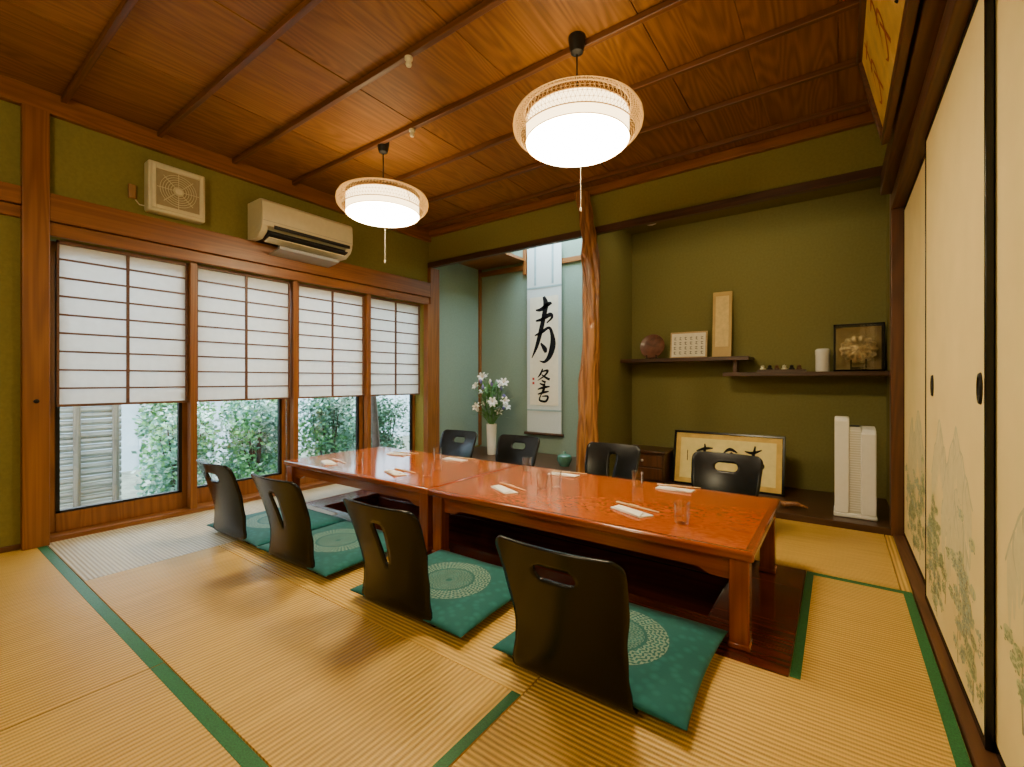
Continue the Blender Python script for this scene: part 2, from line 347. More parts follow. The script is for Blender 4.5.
# ---------------------------------------------------------------- windows + shoji
py=[(.575,1.305),(1.30,2.045),(2.04,2.79),(2.785,3.515)]
vis=[(.612,1.284),(1.334,2.03),(2.095,2.77),(2.835,3.5)]
for i,((a,c_),(s0,s1)) in enumerate(zip(py,vis)):
    xo=-3.845 if i%2==0 else -3.885
    W=bpy.data.objects.new('window_%d'%(i+1),None); COL.objects.link(W); W.location=(xo,(a+c_)/2,.03); W['kind']='structure'
    hw=(c_-a)/2; z0,z1=0,1.755
    b=B(); b.box(-.016,.016,-hw,-hw+.04,z0,z1); b.box(-.016,.016,hw-.04,hw,z0,z1); b.box(-.016,.016,-hw+.04,hw-.04,z0,.115); b.box(-.016,.016,-hw+.04,hw-.04,z1-.06,z1)
    b.obj('window_frame',WZ,parent=W,bevel=.003)
    b=B(); b.box(-.003,.003,-hw+.04,hw-.04,.115,z1-.06); b.obj('glass_pane',GLASS,parent=W,smooth=False)
    b=B()
    for s in (-1,1): b.box(-.014,.018,s*(hw-.05)-.01,s*(hw-.05)+.01,.115,z1-.06)
    b.box(-.014,.018,-hw+.04,hw-.04,.115,.128)
    b.obj('inner_sash',BLACKM,parent=W)
for i,(a,c_) in enumerate(vis):
    S=thing('shoji_screen','wooden lattice shoji screen with white translucent paper','paper screen',(-3.79,(a+c_)/2,.79),group='shoji screens along the window')
    hw=(c_-a)/2; h=.995
    b=B(); b.box(-.004,-.001,-hw+.005,hw-.005,.01,h-.01); b.obj('paper',SHOJI,parent=S,smooth=False)
    b=B()
    b.box(.0,.018,-hw,-hw+.012,0,h); b.box(0,.018,hw-.012,hw,0,h); b.box(0,.02,-hw,hw,0,.014); b.box(0,.018,-hw,hw,h-.02,h)
    for k in range(1,9): z=h*k/9; b.box(.0,.012,-hw,hw,z-.0055,z+.0055)
    b.box(0,.013,-.008,.008,0,h)
    b.obj('lattice',LATT,parent=S,smooth=False)
for y in (1.309,2.062,2.802): trim(-3.80,XL+.0,y-.022,y+.022,.03,1.79,WZ)
b=B(); b.lathe([(0,0),(.012,0),(.012,.006),(.008,.008),(0,.008)],16); b.obj('door_pull',BLACKM,parent=post,loc=(XL+.06,.515,.83),rot=(0,pi/2,0),label='round black pull on wooden post')
# ---------------------------------------------------------------- garden
GG=plain('garden_ground',(.16,.18,.13),.95,var=.4,nscale=8,bump=.5)
BAM=wood('bamboo_grey',(.18,.18,.16),(.38,.37,.33),'Y',.6); BAMZ=wood('bamboo_post',(.10,.08,.06),(.22,.18,.13),'Z',.6)
b=B(); b.box(-9,-3.9,-4,9,-.35,-.3); b.obj('garden_ground',GG,label='bare earth garden ground outside window',cat='ground',smooth=False,kind='stuff')
F=thing('bamboo_fence','weathered grey bamboo slat fence outside window','fence',(-5.6,2,-.3))
b=B()
for k in range(20): z=.05+k*.058; b.tube([(random.uniform(-.004,.004),-3.5+2.85*y/4,z+random.uniform(-.004,.004)) for y in range(0,5)],.027,8)
b.obj('bamboo_slats',BAM,parent=F)
for k in range(11):
    b=B(); b.tube([(.055,-3.4+k*.27,0),(.055,-3.4+k*.27,1.28)],.026,8); b.obj('fence_post',BAMZ,parent=F)
NB=plain('neighbour_wall',(.38,.46,.50),.9,var=.12,nscale=3)
b=B(); b.box(-8,-7.9,-3,9,-.299,2.2)
for k in range(40): b.box(-7.9,-7.88,-3+k*.3,-3+k*.3+.02,-.299,2.2)
b.obj('garden_wall',NB,label='pale grey boarded wall beyond garden',cat='wall',smooth=False)
b=B()
for k in range(14): b.box(-.02,.02,k*.075,k*.075+.05,0,1.7)
b.box(-.03,-.02,0,1.05,.2,.26); b.box(-.03,-.02,0,1.05,1.3,1.36)
b.obj('slat_screen',plain('grey_slats',(.33,.34,.38),.7,var=.15,nscale=5),loc=(-4.7,4.25,-.299),label='grey vertical slat privacy screen in garden',cat='screen',smooth=False)
def leafm(n,c): return plain(n,c,.5,var=.45,nscale=9)
LG1=leafm('leaf_green',(.12,.34,.11)); LG2=leafm('leaf_dark',(.03,.12,.05)); LG3=leafm('leaf_pale',(.50,.66,.58)); LG4=leafm('leaf_blue',(.15,.34,.26)); BARK=plain('bark',(.06,.042,.03),.9,var=.4,bump=.5)
LEAF=plain('lily_leaf',(.10,.26,.07),.5,var=.4,nscale=9)
def shrub(name,loc,rad,n,mats,label,cat,size=.03,seed=1):
    rnd=random.Random(seed); T=thing(name,label,cat,loc)
    b=B()
    for k in range(9):
        a=rnd.uniform(0,6.28); r=rnd.uniform(.2,.8); p=[(0,0,.012),(math.cos(a)*rad[0]*r*.3,math.sin(a)*rad[1]*r*.3,rad[2]*.6),(math.cos(a)*rad[0]*r*.7,math.sin(a)*rad[1]*r*.7,rad[2]*1.2),(math.cos(a)*rad[0]*r,math.sin(a)*rad[1]*r,rad[2]*1.7)]
        b.tube(p,[.015,.012,.008,.004],6)
    b.obj('branch',BARK,parent=T,label='thin branching stems')
    b=B()
    cl=[(rnd.uniform(-.8,.8)*rad[0],rnd.uniform(-.8,.8)*rad[1],rad[2]*rnd.uniform(.2,1.9)) for _ in range(34)]
    cm=[rnd.choice(range(len(mats))) for _ in cl]
    for k in range(n):
        ci=rnd.randrange(len(cl)); cx,cy,cz=cl[ci]; q=Vector((max(-rad[0],min(rad[0],rnd.gauss(cx,.07))),max(-rad[1],min(rad[1],rnd.gauss(cy,.08))),max(.09,rnd.gauss(cz,.08))))
        d=Vector((rnd.uniform(-1,1),rnd.uniform(-1,1),rnd.uniform(-.6,.6))).normalized(); s_=d.orthogonal().normalized(); s_=s_*math.cos(k)+d.cross(s_)*math.sin(k)
        L_=size*rnd.uniform(.7,1.4); nn=len(b.v)
        b.v+=[tuple(q),tuple(q+d*L_*.5+s_*L_*.3),tuple(q+d*L_),tuple(q+d*L_*.5-s_*L_*.3)]
        b.f.append((nn,nn+1,nn+2,nn+3)); b.m.append(cm[ci] if rnd.random()<.75 else rnd.choice(range(len(mats))))
    o=b.obj('foliage',mats,parent=T,smooth=False,fix=False); o['kind']='stuff'
shrub('garden_shrub',(-4.8,1.56,-.299),(.22,.25,.50),3200,[LG3,LG4,LG1],'pale flowering leafy shrub beside bamboo fence','shrub',.045,1)
shrub('garden_shrub',(-4.8,2.24,-.299),(.24,.26,.54),4600,[LG1,LG4,LG3],'bright green leafy shrub outside window','shrub',.045,2)
shrub('garden_shrub',(-4.8,3.04,-.299),(.24,.32,.54),4800,[LG1,LG2,LG4,LG3],'mid green shrub outside window','shrub',.045,3)
shrub('garden_shrub',(-4.75,3.82,-.299),(.2,.28,.5),3600,[LG2,LG2,LG4],'dark green low shrub outside window','shrub',.04,6)
shrub('garden_shrub',(-5.35,1.72,-.299),(.13,.26,.55),3600,[LG4,LG1,LG1],'blue green shrub beside the fence end','shrub',.05,11)
shrub('garden_shrub',(-5.28,2.55,-.299),(.13,.40,.60),5200,[LG2,LG4,LG1],'tall dense dark green shrub in garden','shrub',.05,8)
shrub('garden_shrub',(-5.28,3.60,-.299),(.13,.42,.64),5200,[LG2,LG4,LG1],'tall dense blue green shrub in garden','shrub',.05,9)
b=B(); b.tube([(0,0,.01),(.02,.02,.5),(-.02,0,1.1),(.03,.03,2.2)],[.05,.045,.04,.03],10); b.obj('tree_trunk',BARK,loc=(-4.35,3.32,-.299),label='dark slim tree trunk outside window',cat='tree trunk')
b=B(); b.lathe([(.0,0),(.12,0),(.16,.12),(.1,.2),(0,.22)],14,f=lambda x,y,z:(x*1.3,y,z)); b.obj('garden_rock',plain('rock',(.2,.2,.19),.9,var=.3,nscale=12,bump=.6),loc=(-4.3,1.02,-.299),label='grey rounded garden rock',cat='rock')

# ---------------------------------------------------------------- fusuma
FUS=plain('fusuma_paper',(.84,.67,.28),.75,var=.04,nscale=5)
PGREY=plain('paint_grey',(.54,.49,.27),.8,var=.1); PG=plain('paint_green',(.33,.37,.17),.8,var=.3); PB=plain('paint_blue',(.38,.42,.27),.8,var=.3); PL=plain('paint_line',(.30,.27,.14),.8)
PW=plain('paint_wash',(.70,.60,.30),.8,var=.05); PW2=plain('paint_wash_green',(.60,.56,.26),.8,var=.12,nscale=14)
doors=[(2.58,3.599,.320),(1.633,2.615,.302),(.65,1.66,.320),(-.33,.68,.302),(-1.7,-.30,.320)]
for i,(y0,y1,xf) in enumerate(doors):
    D=bpy.data.objects.new('door_%d'%(i+1),None); COL.objects.link(D); D.location=(xf,(y0+y1)/2,.0125); D['kind']='structure'
    hw=(y1-y0)/2; z1=1.975
    b=B(); b.box(.003,.013,-hw+.010,hw-.010,.02,z1-.02); b.obj('door_panel',FUS,parent=D,smooth=False)
    b=B(); b.box(0,.016,-hw,-hw+.012,0,z1); b.box(0,.016,hw-.012,hw,0,z1); b.box(0,.016,-hw+.012,hw-.012,0,.022); b.box(0,.016,-hw+.012,hw-.012,z1-.022,z1)
    b.obj('door_frame',BLACK,parent=D,bevel=.002)
    hy=[[],[-.434,.31],[],[],[]][i]
    for h_ in hy:
        b=B(); b.lathe([(0,.003),(.017,.003),(.019,.006),(.023,.006),(.025,.002),(.025,0)],24,f=lambda x,y,z:(-z,x*.8,y*1.7)); b.obj('door_pull',BLACKM,parent=D,loc=(.003,h_,.915),label='black oval door pull')
    if i<3:
        rnd=random.Random(40+i); b=B(); fm=lambda u,v:(.0022,u,v)
        lay=[0]
        def nf():
            lay[0]+=1; o_=.00290-.0000025*lay[0]
            return lambda u,v:(o_,u,v)
        for k in range(4):
            wd=rnd.uniform(.14,.24); cy=rnd.uniform(-(hw-wd-.07),hw-wd-.07); top=rnd.uniform(.56,.80); n=14; ln=[]
            for q in range(n+1):
                t=q/n*2-1; ln.append((cy+t*wd,top-abs(t)**1.2*.22+rnd.uniform(-.015,.015),.006+.004*rnd.random()))
            for q in range(1,n):
                x_,z_,_w=ln[q]; b.ribbon([(x_,z_,.02),(x_,z_-.08,.045),(x_,z_-.2,.01)],nf(),4,3)
            for r_ in range(10):
                q=rnd.randint(2,n-2); x_,z_,_w=ln[q]; l=rnd.uniform(.05,.14)
                b.ribbon([(x_,z_,.010),(x_+rnd.uniform(-.03,.03),z_-l*.5,.007),(x_+rnd.uniform(-.035,.035),z_-l,.001)],nf(),0,3)
            b.ribbon(ln,nf(),0,3)
        for cl in range(12):
            cy=rnd.uniform(-hw*.82,hw*.82); cz=rnd.uniform(.14,.44)
            b.ribbon([(cy,max(.04,cz-.13),.012),(cy+rnd.uniform(-.02,.02),cz-.05,.008),(cy+rnd.uniform(-.02,.02),cz+.06,.003)],nf(),3,4)
            mi=rnd.choice([1,1,2])
            sub=[(rnd.gauss(cy,.06),rnd.gauss(cz,.055)) for _ in range(10)]
            for si,(sx_,sz_) in enumerate(sub):
                if abs(sx_)>hw-.08 or sz_<.07: continue
                g_=nf(); n=len(b.v); b.v+=[g_(sx_+.04*math.cos(a_*pi/7),sz_+.018*math.sin(a_*pi/7)) for a_ in range(14)]; b.f.append(tuple(range(n,n+14))); b.m.append(5)
            for q in range(230):
                sx_,sz_=rnd.choice(sub); u=rnd.gauss(sx_,.020); v=rnd.gauss(sz_,.009)
                if abs(u)>hw-.03 or v<.05: continue
                s_=rnd.uniform(.004,.009); n=len(b.v)
                b.v+=[(.0019-.000002*q,u+s_*math.cos(a_*pi/3),v+s_*.5*math.sin(a_*pi/3)) for a_ in range(6)]; b.f.append(tuple(range(n,n+6))); b.m.append(mi if rnd.random()<.9 else 3)
        b.obj('painted_landscape',[PGREY,PG,PB,PL,PW,PW2],parent=D,smooth=False,fix=False)

T=thing('framed_calligraphy','long gold calligraphy panel in dark wooden frame, tilted forward','picture',(.20,2.12,2.085))
T.rotation_euler=(0,-.22,0)
b=B(); L_=.70;Hh=.46
b.box(-.03,0,-L_,L_,0,.03); b.box(-.03,0,-L_,L_,Hh-.03,Hh); b.box(-.03,0,-L_,-L_+.03,.03,Hh-.03); b.box(-.03,0,L_-.03,L_,.03,Hh-.03); b.obj('picture_frame',WDY,parent=T,bevel=.004)
b=B(); b.box(-.012,-.004,-L_+.03,L_-.03,.03,Hh-.03); b.obj('gold_panel',GOLDP,parent=T,smooth=False)
fm=lambda u,v:(-.0135,L_-u,Hh-v)
RED=plain('orange_ink',(.45,.13,.02),.7)
for k in range(4):
    b=B(); ox=.14+.34*k
    b.ribbon([(ox,.09,.012),(ox+.06,.085,.02),(ox+.13,.08,.008)],fm); b.ribbon([(ox+.07,.05,.02),(ox+.06,.16,.014),(ox+.01,.27,.003)],fm)
    b.ribbon([(ox+.02,.17,.01),(ox+.1,.16,.018),(ox+.12,.24,.014),(ox+.05,.33,.02),(ox+.0,.31,.004)],fm,0); b.ribbon([(ox+.08,.2,.016),(ox+.15,.33,.022)],fm,0)
    b.obj('calligraphy_character',RED if k<2 else INK,parent=T,smooth=False,fix=False)

# ---------------------------------------------------------------- trunk post
b=B(); nz=130; na=64; zs=[2.53*i/(nz-1) for i in range(nz)]
def ip(pts,z):
    for (a,xa),(c_,xb) in zip(pts,pts[1:]):
        if z<=c_: t=(z-a)/(c_-a); t=t*t*(3-2*t); return xa+(xb-xa)*t
    return pts[-1][1]
cxp=[(0,-.005),(.4,.0),(.8,.0),(1.4,.025),(1.8,.03),(2.1,.01),(2.3,-.02),(2.53,-.055)]
rp=[(0,.092),(.3,.084),(.8,.072),(1.2,.076),(1.5,.074),(1.75,.078),(1.98,.080),(2.15,.064),(2.3,.056),(2.53,.058)]
def tf(i,j):
    a=2*pi*i/na; z=zs[j]; tw=a+z*.8
    r=ip(rp,z)*(1+.15*math.sin(2*tw+1)+.10*math.sin(5*tw+z*1.2)+.09*math.sin(9*tw-z*.5)+.05*math.sin(17*tw))
    r+=.014*noise.noise(Vector((math.cos(a)*2.2,math.sin(a)*2.2,z*2.8)))+.008*noise.noise(Vector((math.cos(a)*6,math.sin(a)*6,z*4)))
    for (ka,kz,kr) in ((4.3,1.95,.018),(5.2,1.42,.016),(4.0,1.05,.012),(5.4,1.75,.013),(5.6,1.15,.010)):
        d=((a-ka)*.09)**2+((z-kz)*.7)**2; r+=kr*math.exp(-d/.0022)-kr*2.0*math.exp(-d/.00045)
    g=math.cos(tw-2.6+math.sin(z*2)*.4)
    if g>.93: r-=.03*(g-.93)/.07
    return (ip(cxp,z)+r*math.cos(a),r*math.sin(a)*.8,z)
b.grid(na,nz,tf,closeu=True); b.f.append(tuple(range((nz-1)*na,nz*na))); b.m.append(0)
b.obj('natural_wood_post',TR,loc=(-1.70,3.46,0),label='gnarled polished natural tree trunk alcove post',cat='wooden post',ang=80)

# ---------------------------------------------------------------- scroll
S=thing('hanging_scroll','tall white hanging scroll with bold black calligraphy','hanging scroll',(-2.75,4.455,.33))
b=B(); b.box(-.23,.23,.0,.003,0,2.18); b.obj('silk_mount',SILK,parent=S,smooth=False)
b=B(); b.box(-.19,.19,-.003,0,.33,1.58); b.obj('writing_paper',PAPERW,parent=S,smooth=False)
b=B(); b.tube([(-.26,-.01,0),(.26,-.01,0)],.016,12); b.obj('roller',WDX,parent=S)
STB=plain('strip_blue',(.3,.42,.45),.7)
for x in (-.13,.105):
    b=B(); b.box(x,x+.025,-.006,-.001,1.72,2.18); b.obj('hanging_strip',STB,parent=S,smooth=False)
for z in (1.68,.26):
    b=B(); b.box(-.23,.23,-.003,0,z,z+.02); b.obj('mount_band',STB,parent=S,smooth=False)
b=B()
def R2(pts,k=1.0): b.ribbon([(x*.0136,y*.01136,w*.0165*k) for x,y,w in pts],lambda u,v:(-.19+(u-530*.0136),-.0045,.33+(405*.01136-v)),0,8)
R2([(536,308,1.0),(541,308,2.6),(549,303,3.0),(552,303,1)])
R2([(536,319,1.2),(542,318,2.4),(550,314,3.2),(552,317,2.0),(547,322,1.0)])
R2([(544,295,2.0),(546,303,4.2),(544,316,3.6),(541,330,3.6),(537,345,2.8),(532,357,.6)])
R2([(535,334,1.0),(542,331,2.2),(549,327,2.0),(552,333,2.8),(553,344,4.6),(550,355,3.8),(545,361,2.0),(540,360,.6)])
R2([(541,342,1.2),(545,348,3.6),(546,352,1.8)])
b.obj('calligraphy_character',INK,parent=S,smooth=False,fix=False)
for oy in (376,392):
    b=B()
    if oy==376:
        R2([(543,oy-8,.9),(541,oy-3,1.6),(538,oy+1,.5)]); R2([(542,oy-5,.9),(548,oy-6,1.7),(545,oy-1,1.4),(538,oy+4,.5)]); R2([(542,oy-2,.8),(546,oy+1,1.6),(550,oy+3,1.9)]); R2([(542,oy+4,.9),(546,oy+6,1.9)]); R2([(540,oy+7,.9),(545,oy+9,2.0)])
    else:
        R2([(538,oy-3,.8),(544,oy-5,1.9),(550,oy-6,.9)]); R2([(545,oy-9,1.1),(544,oy-3,2.1),(541,oy+3,.8)]); R2([(538,oy+2,.9),(544,oy+0,1.7),(549,oy-1,.9)]); R2([(541,oy+3,.9),(540,oy+8,1.5),(546,oy+9,1.7),(548,oy+4,1.6),(542,oy+4,.6)])
    b.obj('calligraphy_character',INK,parent=S,smooth=False,fix=False)
SEAL=plain('seal_red',(.5,.03,.02),.7)
for sx_,sz_ in ((-.14,.62),(-.14,.57)):
    b=B(); b.ribbon([(0,0,.028),(0,.028,.028)],lambda u,v:(sx_+u,-.0045,sz_+v)); b.obj('seal_stamp',SEAL,parent=S,smooth=False,fix=False)

# ---------------------------------------------------------------- vase + lilies
vx,vy=-3.22,4.08
b=B(); b.lathe([(0,0),(.045,0),(.05,.01),(.052,.1),(.055,.2),(.06,.33),(.062,.35),(.056,.35),(.05,.32),(.04,.03),(0,.02)],32); b.obj('vase',CERW,loc=(vx,vy,.10),label='white cylindrical ceramic vase holding lilies',cat='vase')
T=thing('lily_bouquet','white lilies with green buds and leaves in vase','flowers',(vx,vy,.14))
PET=plain('lily_petal',(.80,.80,.76),.5,var=.05); STEMM=plain('stem_green',(.08,.22,.05),.5); BUD=plain('bud_blue',(.22,.18,.50),.5)
rnd=random.Random(5); tips=[]
b=B()
for k in range(26):
    a=k*2.4+rnd.uniform(-.3,.3); r=.03+.15*math.sqrt(rnd.random()); h=rnd.uniform(.44,.86); t=(math.cos(a)*r,math.sin(a)*r,h); tips.append(t)
    b.tube([(math.cos(a)*.018,math.sin(a)*.018,.04),(math.cos(a)*.025,math.sin(a)*.025,.31),(t[0]*.6,t[1]*.6,.37+(h-.37)*.4),t],.0035,6)
b.obj('stem',STEMM,parent=T,label='green stems')
b=B()
for k in range(230):
    q=Vector((rnd.gauss(0,.065),rnd.gauss(0,.065),rnd.uniform(.38,.76))); d=Vector((q.x*6+rnd.uniform(-.5,.5),q.y*6+rnd.uniform(-.5,.5),rnd.uniform(-.2,.8))).normalized(); s_=d.cross(Vector((0,0,1))).normalized(); L_=rnd.uniform(.06,.12); n=len(b.v)
    b.v+=[tuple(q),tuple(q+d*L_*.4+s_*L_*.15),tuple(q+d*L_),tuple(q+d*L_*.4-s_*L_*.15)]; b.f.append((n,n+1,n+2,n+3)); b.m.append(0)
b.obj('foliage',[LEAF],parent=T,smooth=False,fix=False,label='slender green leaves')
for k,t in enumerate(tips[:14]):
    d=Vector((t[0]*3+.3,t[1]*3-.6,.5)).normalized() ; q=d.to_track_quat('Z','Y')
    b=B()
    for p in range(6):
        a=p*pi/3; n=len(b.v); L_=.06
        for (l,wd,o) in ((0,.004,0),(.35,.015,.025),(.7,.012,.038),(1,.001,.03)):
            c_=Vector((math.cos(a)*L_*l,math.sin(a)*L_*l,o)); s_=Vector((-math.sin(a),math.cos(a),0))
            b.v+=[tuple(c_+s_*wd),tuple(c_-s_*wd)]
        for j in range(3): b.f.append((n+2*j,n+2*j+1,n+2*j+3,n+2*j+2)); b.m.append(0)
    b.tube([(0,0,0),(0,0,.045)],.003,6,1)
    o=b.obj('blossom',[PET,GOLD],parent=T,loc=t,fix=False,label='white star shaped lily blossom'); o.rotation_mode='QUATERNION'; o.rotation_quaternion=q
for k,t in enumerate(tips[14:26]):
    b=B(); b.lathe([(0,0),(.012,.01),(.017,.03),(.010,.055),(0,.068)],10); b.obj('bud',PET if k%3==0 else BUD,parent=T,loc=t)
b=B(); b.lathe([(0,0),(.045,0),(.055,.02),(.075,.06),(.07,.10),(.05,.115),(.02,.12),(.015,.14),(0,.145)],28); b.obj('incense_burner',plain('celadon',(.08,.22,.17),.25,coat=.5,var=.2),loc=(-2.2,3.95,.10),label='small round teal ceramic incense burner',cat='incense burner')

# ---------------------------------------------------------------- niche shelves
def shelf(x0,x1,z):
    b=B(); b.box((x0-x1)/2,(x1-x0)/2,-.15,.15,0,.028); b.box((x0-x1)/2,(x1-x0)/2,-.156,-.15,-.004,.03)
    return b.obj('wall_shelf',WDX,loc=((x0+x1)/2,4.347,z),bevel=.003,label='dark wooden alcove wall shelf',cat='shelf',group='staggered alcove shelves')
shelf(-1.718,-.6,1.12); shelf(-.8,.298,.985)
b=B(); b.box(-.015,.015,-.05,.05,0,.105); b.obj('shelf_strut',WDZ,loc=(-.72,4.33,1.0145),label='short dark post joining the two shelves',cat='shelf post',bevel=.002)
ZS1,ZS2=1.1505,1.0155
T=thing('decorative_plate','round reddish brown lacquered plate on stand','plate',(-1.46,4.36,ZS1))
b=B(); b.lathe([(0,.004),(.07,.004),(.10,-.004),(.118,-.010),(.12,-.006),(.105,.006),(.07,.014),(0,.014)],40,f=lambda x,y,z:(x,z,y)); b.obj('plate',plain('red_lacquer',(.14,.05,.025),.4,coat=.1,var=.4,nscale=20),parent=T,loc=(0,0,.125),rot=(-.2,0,0))
b=B(); b.box(-.06,.06,-.03,.05,0,.01); b.box(-.05,-.04,-.03,-.02,.01,.04); b.box(.04,.05,-.03,-.02,.01,.04); b.box(-.005,.005,.035,.045,0,.12); b.obj('plate_stand',BLACKM,parent=T)
T=thing('certificate_frame','small framed certificate with black handwriting','framed certificate',(-1.13,4.36,ZS1))
b=B(); b.box(-.165,.165,0,.012,0,.25); b.obj('picture_frame',wood('gold_frame',(.4,.25,.1),(.6,.42,.18),'X'),parent=T,rot=(-.12,0,0),bevel=.003)
b=B(); b.box(-.15,.15,-.002,.0,.015,.235); b.obj('certificate',PAPERW,parent=T,rot=(-.12,0,0),smooth=False)
b=B(); rnd=random.Random(3)
for cx_ in range(6):
    for r_ in range(4):
        x=-.12+cx_*.048; z=.05+r_*.045
        b.ribbon([(x-.012,z+.01,.003),(x+.012,z+.012,.003)],lambda u,v:(u,-.003,v),0,1); b.ribbon([(x,z+.018,.004),(x-.002,z-.012,.003)],lambda u,v:(u,-.003,v),0,1); b.ribbon([(x-.01,z-.004,.003),(x+.012,z-.01,.004)],lambda u,v:(u,-.003,v),0,1)
o=b.obj('handwriting',INK,parent=T,rot=(-.12,0,0),smooth=False,fix=False); o['kind']='stuff'
T=thing('standing_plaque','tall narrow pale gold wooden plaque leaning on wall','plaque',(-.85,4.40,ZS1))
b=B(); b.box(-.08,.08,0,.015,0,.6); b.obj('board',plain('pale_gold_wood',(.55,.35,.09),.45,var=.12,nscale=8),parent=T,rot=(-.08,0,0),bevel=.003)
b=B(); b.box(-.055,.055,-.002,0,.10,.56); b.obj('inlay',plain('inlay',(.74,.55,.20),.5,var=.1),parent=T,rot=(-.08,0,0),smooth=False)
T=thing('display_case','dark framed glass case holding round golden plate','display case',(.125,4.36,ZS2))
b=B(); w_=.155; h_=.36
for x in (-w_,w_-.014):
    for y in (-.07,.056): b.box(x,x+.014,y,y+.014,0,h_)
for z in (0,h_-.014): b.box(-w_,w_,-.07,-.056,z,z+.014); b.box(-w_,w_,.056,.07,z,z+.014); b.box(-w_,-w_+.014,-.07,.07,z,z+.014); b.box(w_-.014,w_,-.07,.07,z,z+.014)
b.box(-w_,w_,-.07,.07,0,.012); b.obj('case_frame',BLACKG,parent=T)
b=B(); b.box(-w_,w_,.06,.068,0,h_); b.obj('case_back',plain('case_back',(.3,.2,.06),.5),parent=T,smooth=False)
b=B(); b.box(-w_+.012,w_-.012,-.066,-.063,.012,h_-.012); b.obj('glass_front',GLASS,parent=T,smooth=False)
b=B()
def scal(x,y,z):
    r=math.hypot(x,y); a=math.atan2(y,x); k=1+.05*math.cos(14*a)*min(1,r/.1)**2
    return (x*1.1*k,-z-.002*math.cos(14*a)*(r/.1),y*k)
b.lathe([(0,.016),(.02,.018),(.028,.010),(.045,.012),(.06,.006),(.078,.004),(.085,-.004),(.1,-.008),(.105,-.004),(.06,.026),(0,.03)],84,f=scal); b.obj('gold_plate',plain('chased_gold',(.52,.38,.18),.35,.5,var=.5,nscale=34,bump=.4),parent=T,loc=(0,.0,.17),rot=(-.15,0,0))
b=B(); b.box(-.05,.05,-.03,.04,.013,.035); b.tube([(-.045,0,.035),(-.045,-.02,.09)],.005,6); b.tube([(.045,0,.035),(.045,-.02,.09)],.005,6); b.obj('plate_stand',BLACKG,parent=T)
b=B(); b.lathe([(0,0),(.045,0),(.048,.01),(.048,.13),(.05,.135),(.05,.17),(.04,.18),(0,.182)],28); b.obj('tea_canister',CERW,loc=(-.10,4.33,ZS2),label='white lidded cylindrical canister on shelf',cat='canister')
T=thing('ink_stand','dark wooden tray of small carved items','tray',(-.38,4.32,ZS2))
b=B(); b.box(-.17,.17,-.05,.05,0,.012); b.box(-.17,.17,-.055,-.05,0,.02); b.box(-.17,.17,.05,.055,0,.02); b.obj('tray',WDX,parent=T)
for k in range(6):
    b=B(); b.lathe([(0,0),(.018,0),(.022,.016),(.012,.028),(.015,.04),(0,.048)],12); b.obj('carved_figure',[CREAM,BLACKM,WDZ][k%3],parent=T,loc=(-.135+.052*k,0,.012))
T=thing('leaning_calligraphy_frame','black framed gold mounted calligraphy leaning on floor','picture',(-.77,4.1,.04),)
T.rotation_euler=(-.2,0,0)
b=B(); w_=.43;h_=.47
b.box(-w_,w_,0,.02,0,.02);b.box(-w_,w_,0,.02,h_-.02,h_);b.box(-w_,-w_+.02,0,.02,.02,h_-.02);b.box(w_-.02,w_,0,.02,.02,h_-.02); b.obj('picture_frame',BLACKG,parent=T,bevel=.003)
b=B(); b.box(-w_+.02,w_-.02,.008,.014,.02,h_-.02); b.obj('gold_mount',GOLDP,parent=T,smooth=False)
b=B(); b.box(-w_+.06,w_-.06,.005,.008,.06,h_-.06); b.obj('writing_paper',PAPERY,parent=T,smooth=False)
ch1=[[(-.07,.02,.008),(.0,.045,.028),(.07,.055,.010)],[(.0,.09,.010),(.0,.02,.024),(-.05,-.06,.005)],[(-.03,-.01,.008),(.04,.01,.020),(.06,-.03,.024),(.02,-.10,.010)]]
ch2=[[(-.05,.0,.008),(.0,.035,.030),(.06,.01,.010)],[(.02,.01,.020),(-.02,-.05,.024),(.04,-.08,.010),(.09,-.04,.005)]]
ch3=[[(-.06,.05,.008),(.0,.04,.026),(.07,.07,.010)],[(.02,.10,.012),(.0,.0,.026),(-.06,-.08,.006)],[(-.01,-.02,.010),(.05,-.03,.024),(.08,-.07,.028),(.03,-.12,.010)]]
for ch,ox,oz,kk in ((ch1,-.17,.28,.95),(ch2,.03,.30,.95),(ch3,.2,.28,.95)):
    b=B(); fm=lambda u,v:(ox+u*kk,.0035,oz+v*kk)
    for s_ in ch: b.ribbon(s_,fm)
    b.obj('calligraphy_character',INK,parent=T,smooth=False,fix=False)
b=B(); b.ribbon([(0,0,.006),(0,-.03,.006),(.002,-.09,.006)],lambda u,v:(-.31+u,.0035,.3+v)); b.obj('signature',INK,parent=T,smooth=False,fix=False)
T=thing('wooden_chest','small dark brown wooden chest with drawers','chest',(-1.42,4.12,.04))
b=B(); b.box(-.19,.19,-.14,.14,0,.26); b.obj('body',WDX,parent=T,bevel=.006)
b=B(); b.box(-.205,.205,-.155,.155,.26,.285); b.obj('lid',WDX,parent=T,bevel=.006)
for z in (.03,.145):
    d=B(); d.box(-.17,.17,-.15,-.14,z,z+.1); o=d.obj('drawer',WDZ,parent=T,bevel=.003)
    k=B(); k.lathe([(0,0),(.01,0),(.012,.01),(0,.015)],12,f=lambda x,y,z:(x,-z,y)); kk=k.obj('knob',STEEL,parent=o,loc=(0,-.15,z+.05))
b=B(); b.tube([(-.13,0,.02),(-.05,.01,.035),(.03,-.01,.03),(.1,0,.045),(.16,.02,.03)],[.008,.018,.022,.016,.006],10); b.obj('driftwood_piece',TR,loc=(-.33,3.78,.035),rot=(0,0,-.3),label='polished reddish driftwood branch on alcove floor',cat='driftwood')
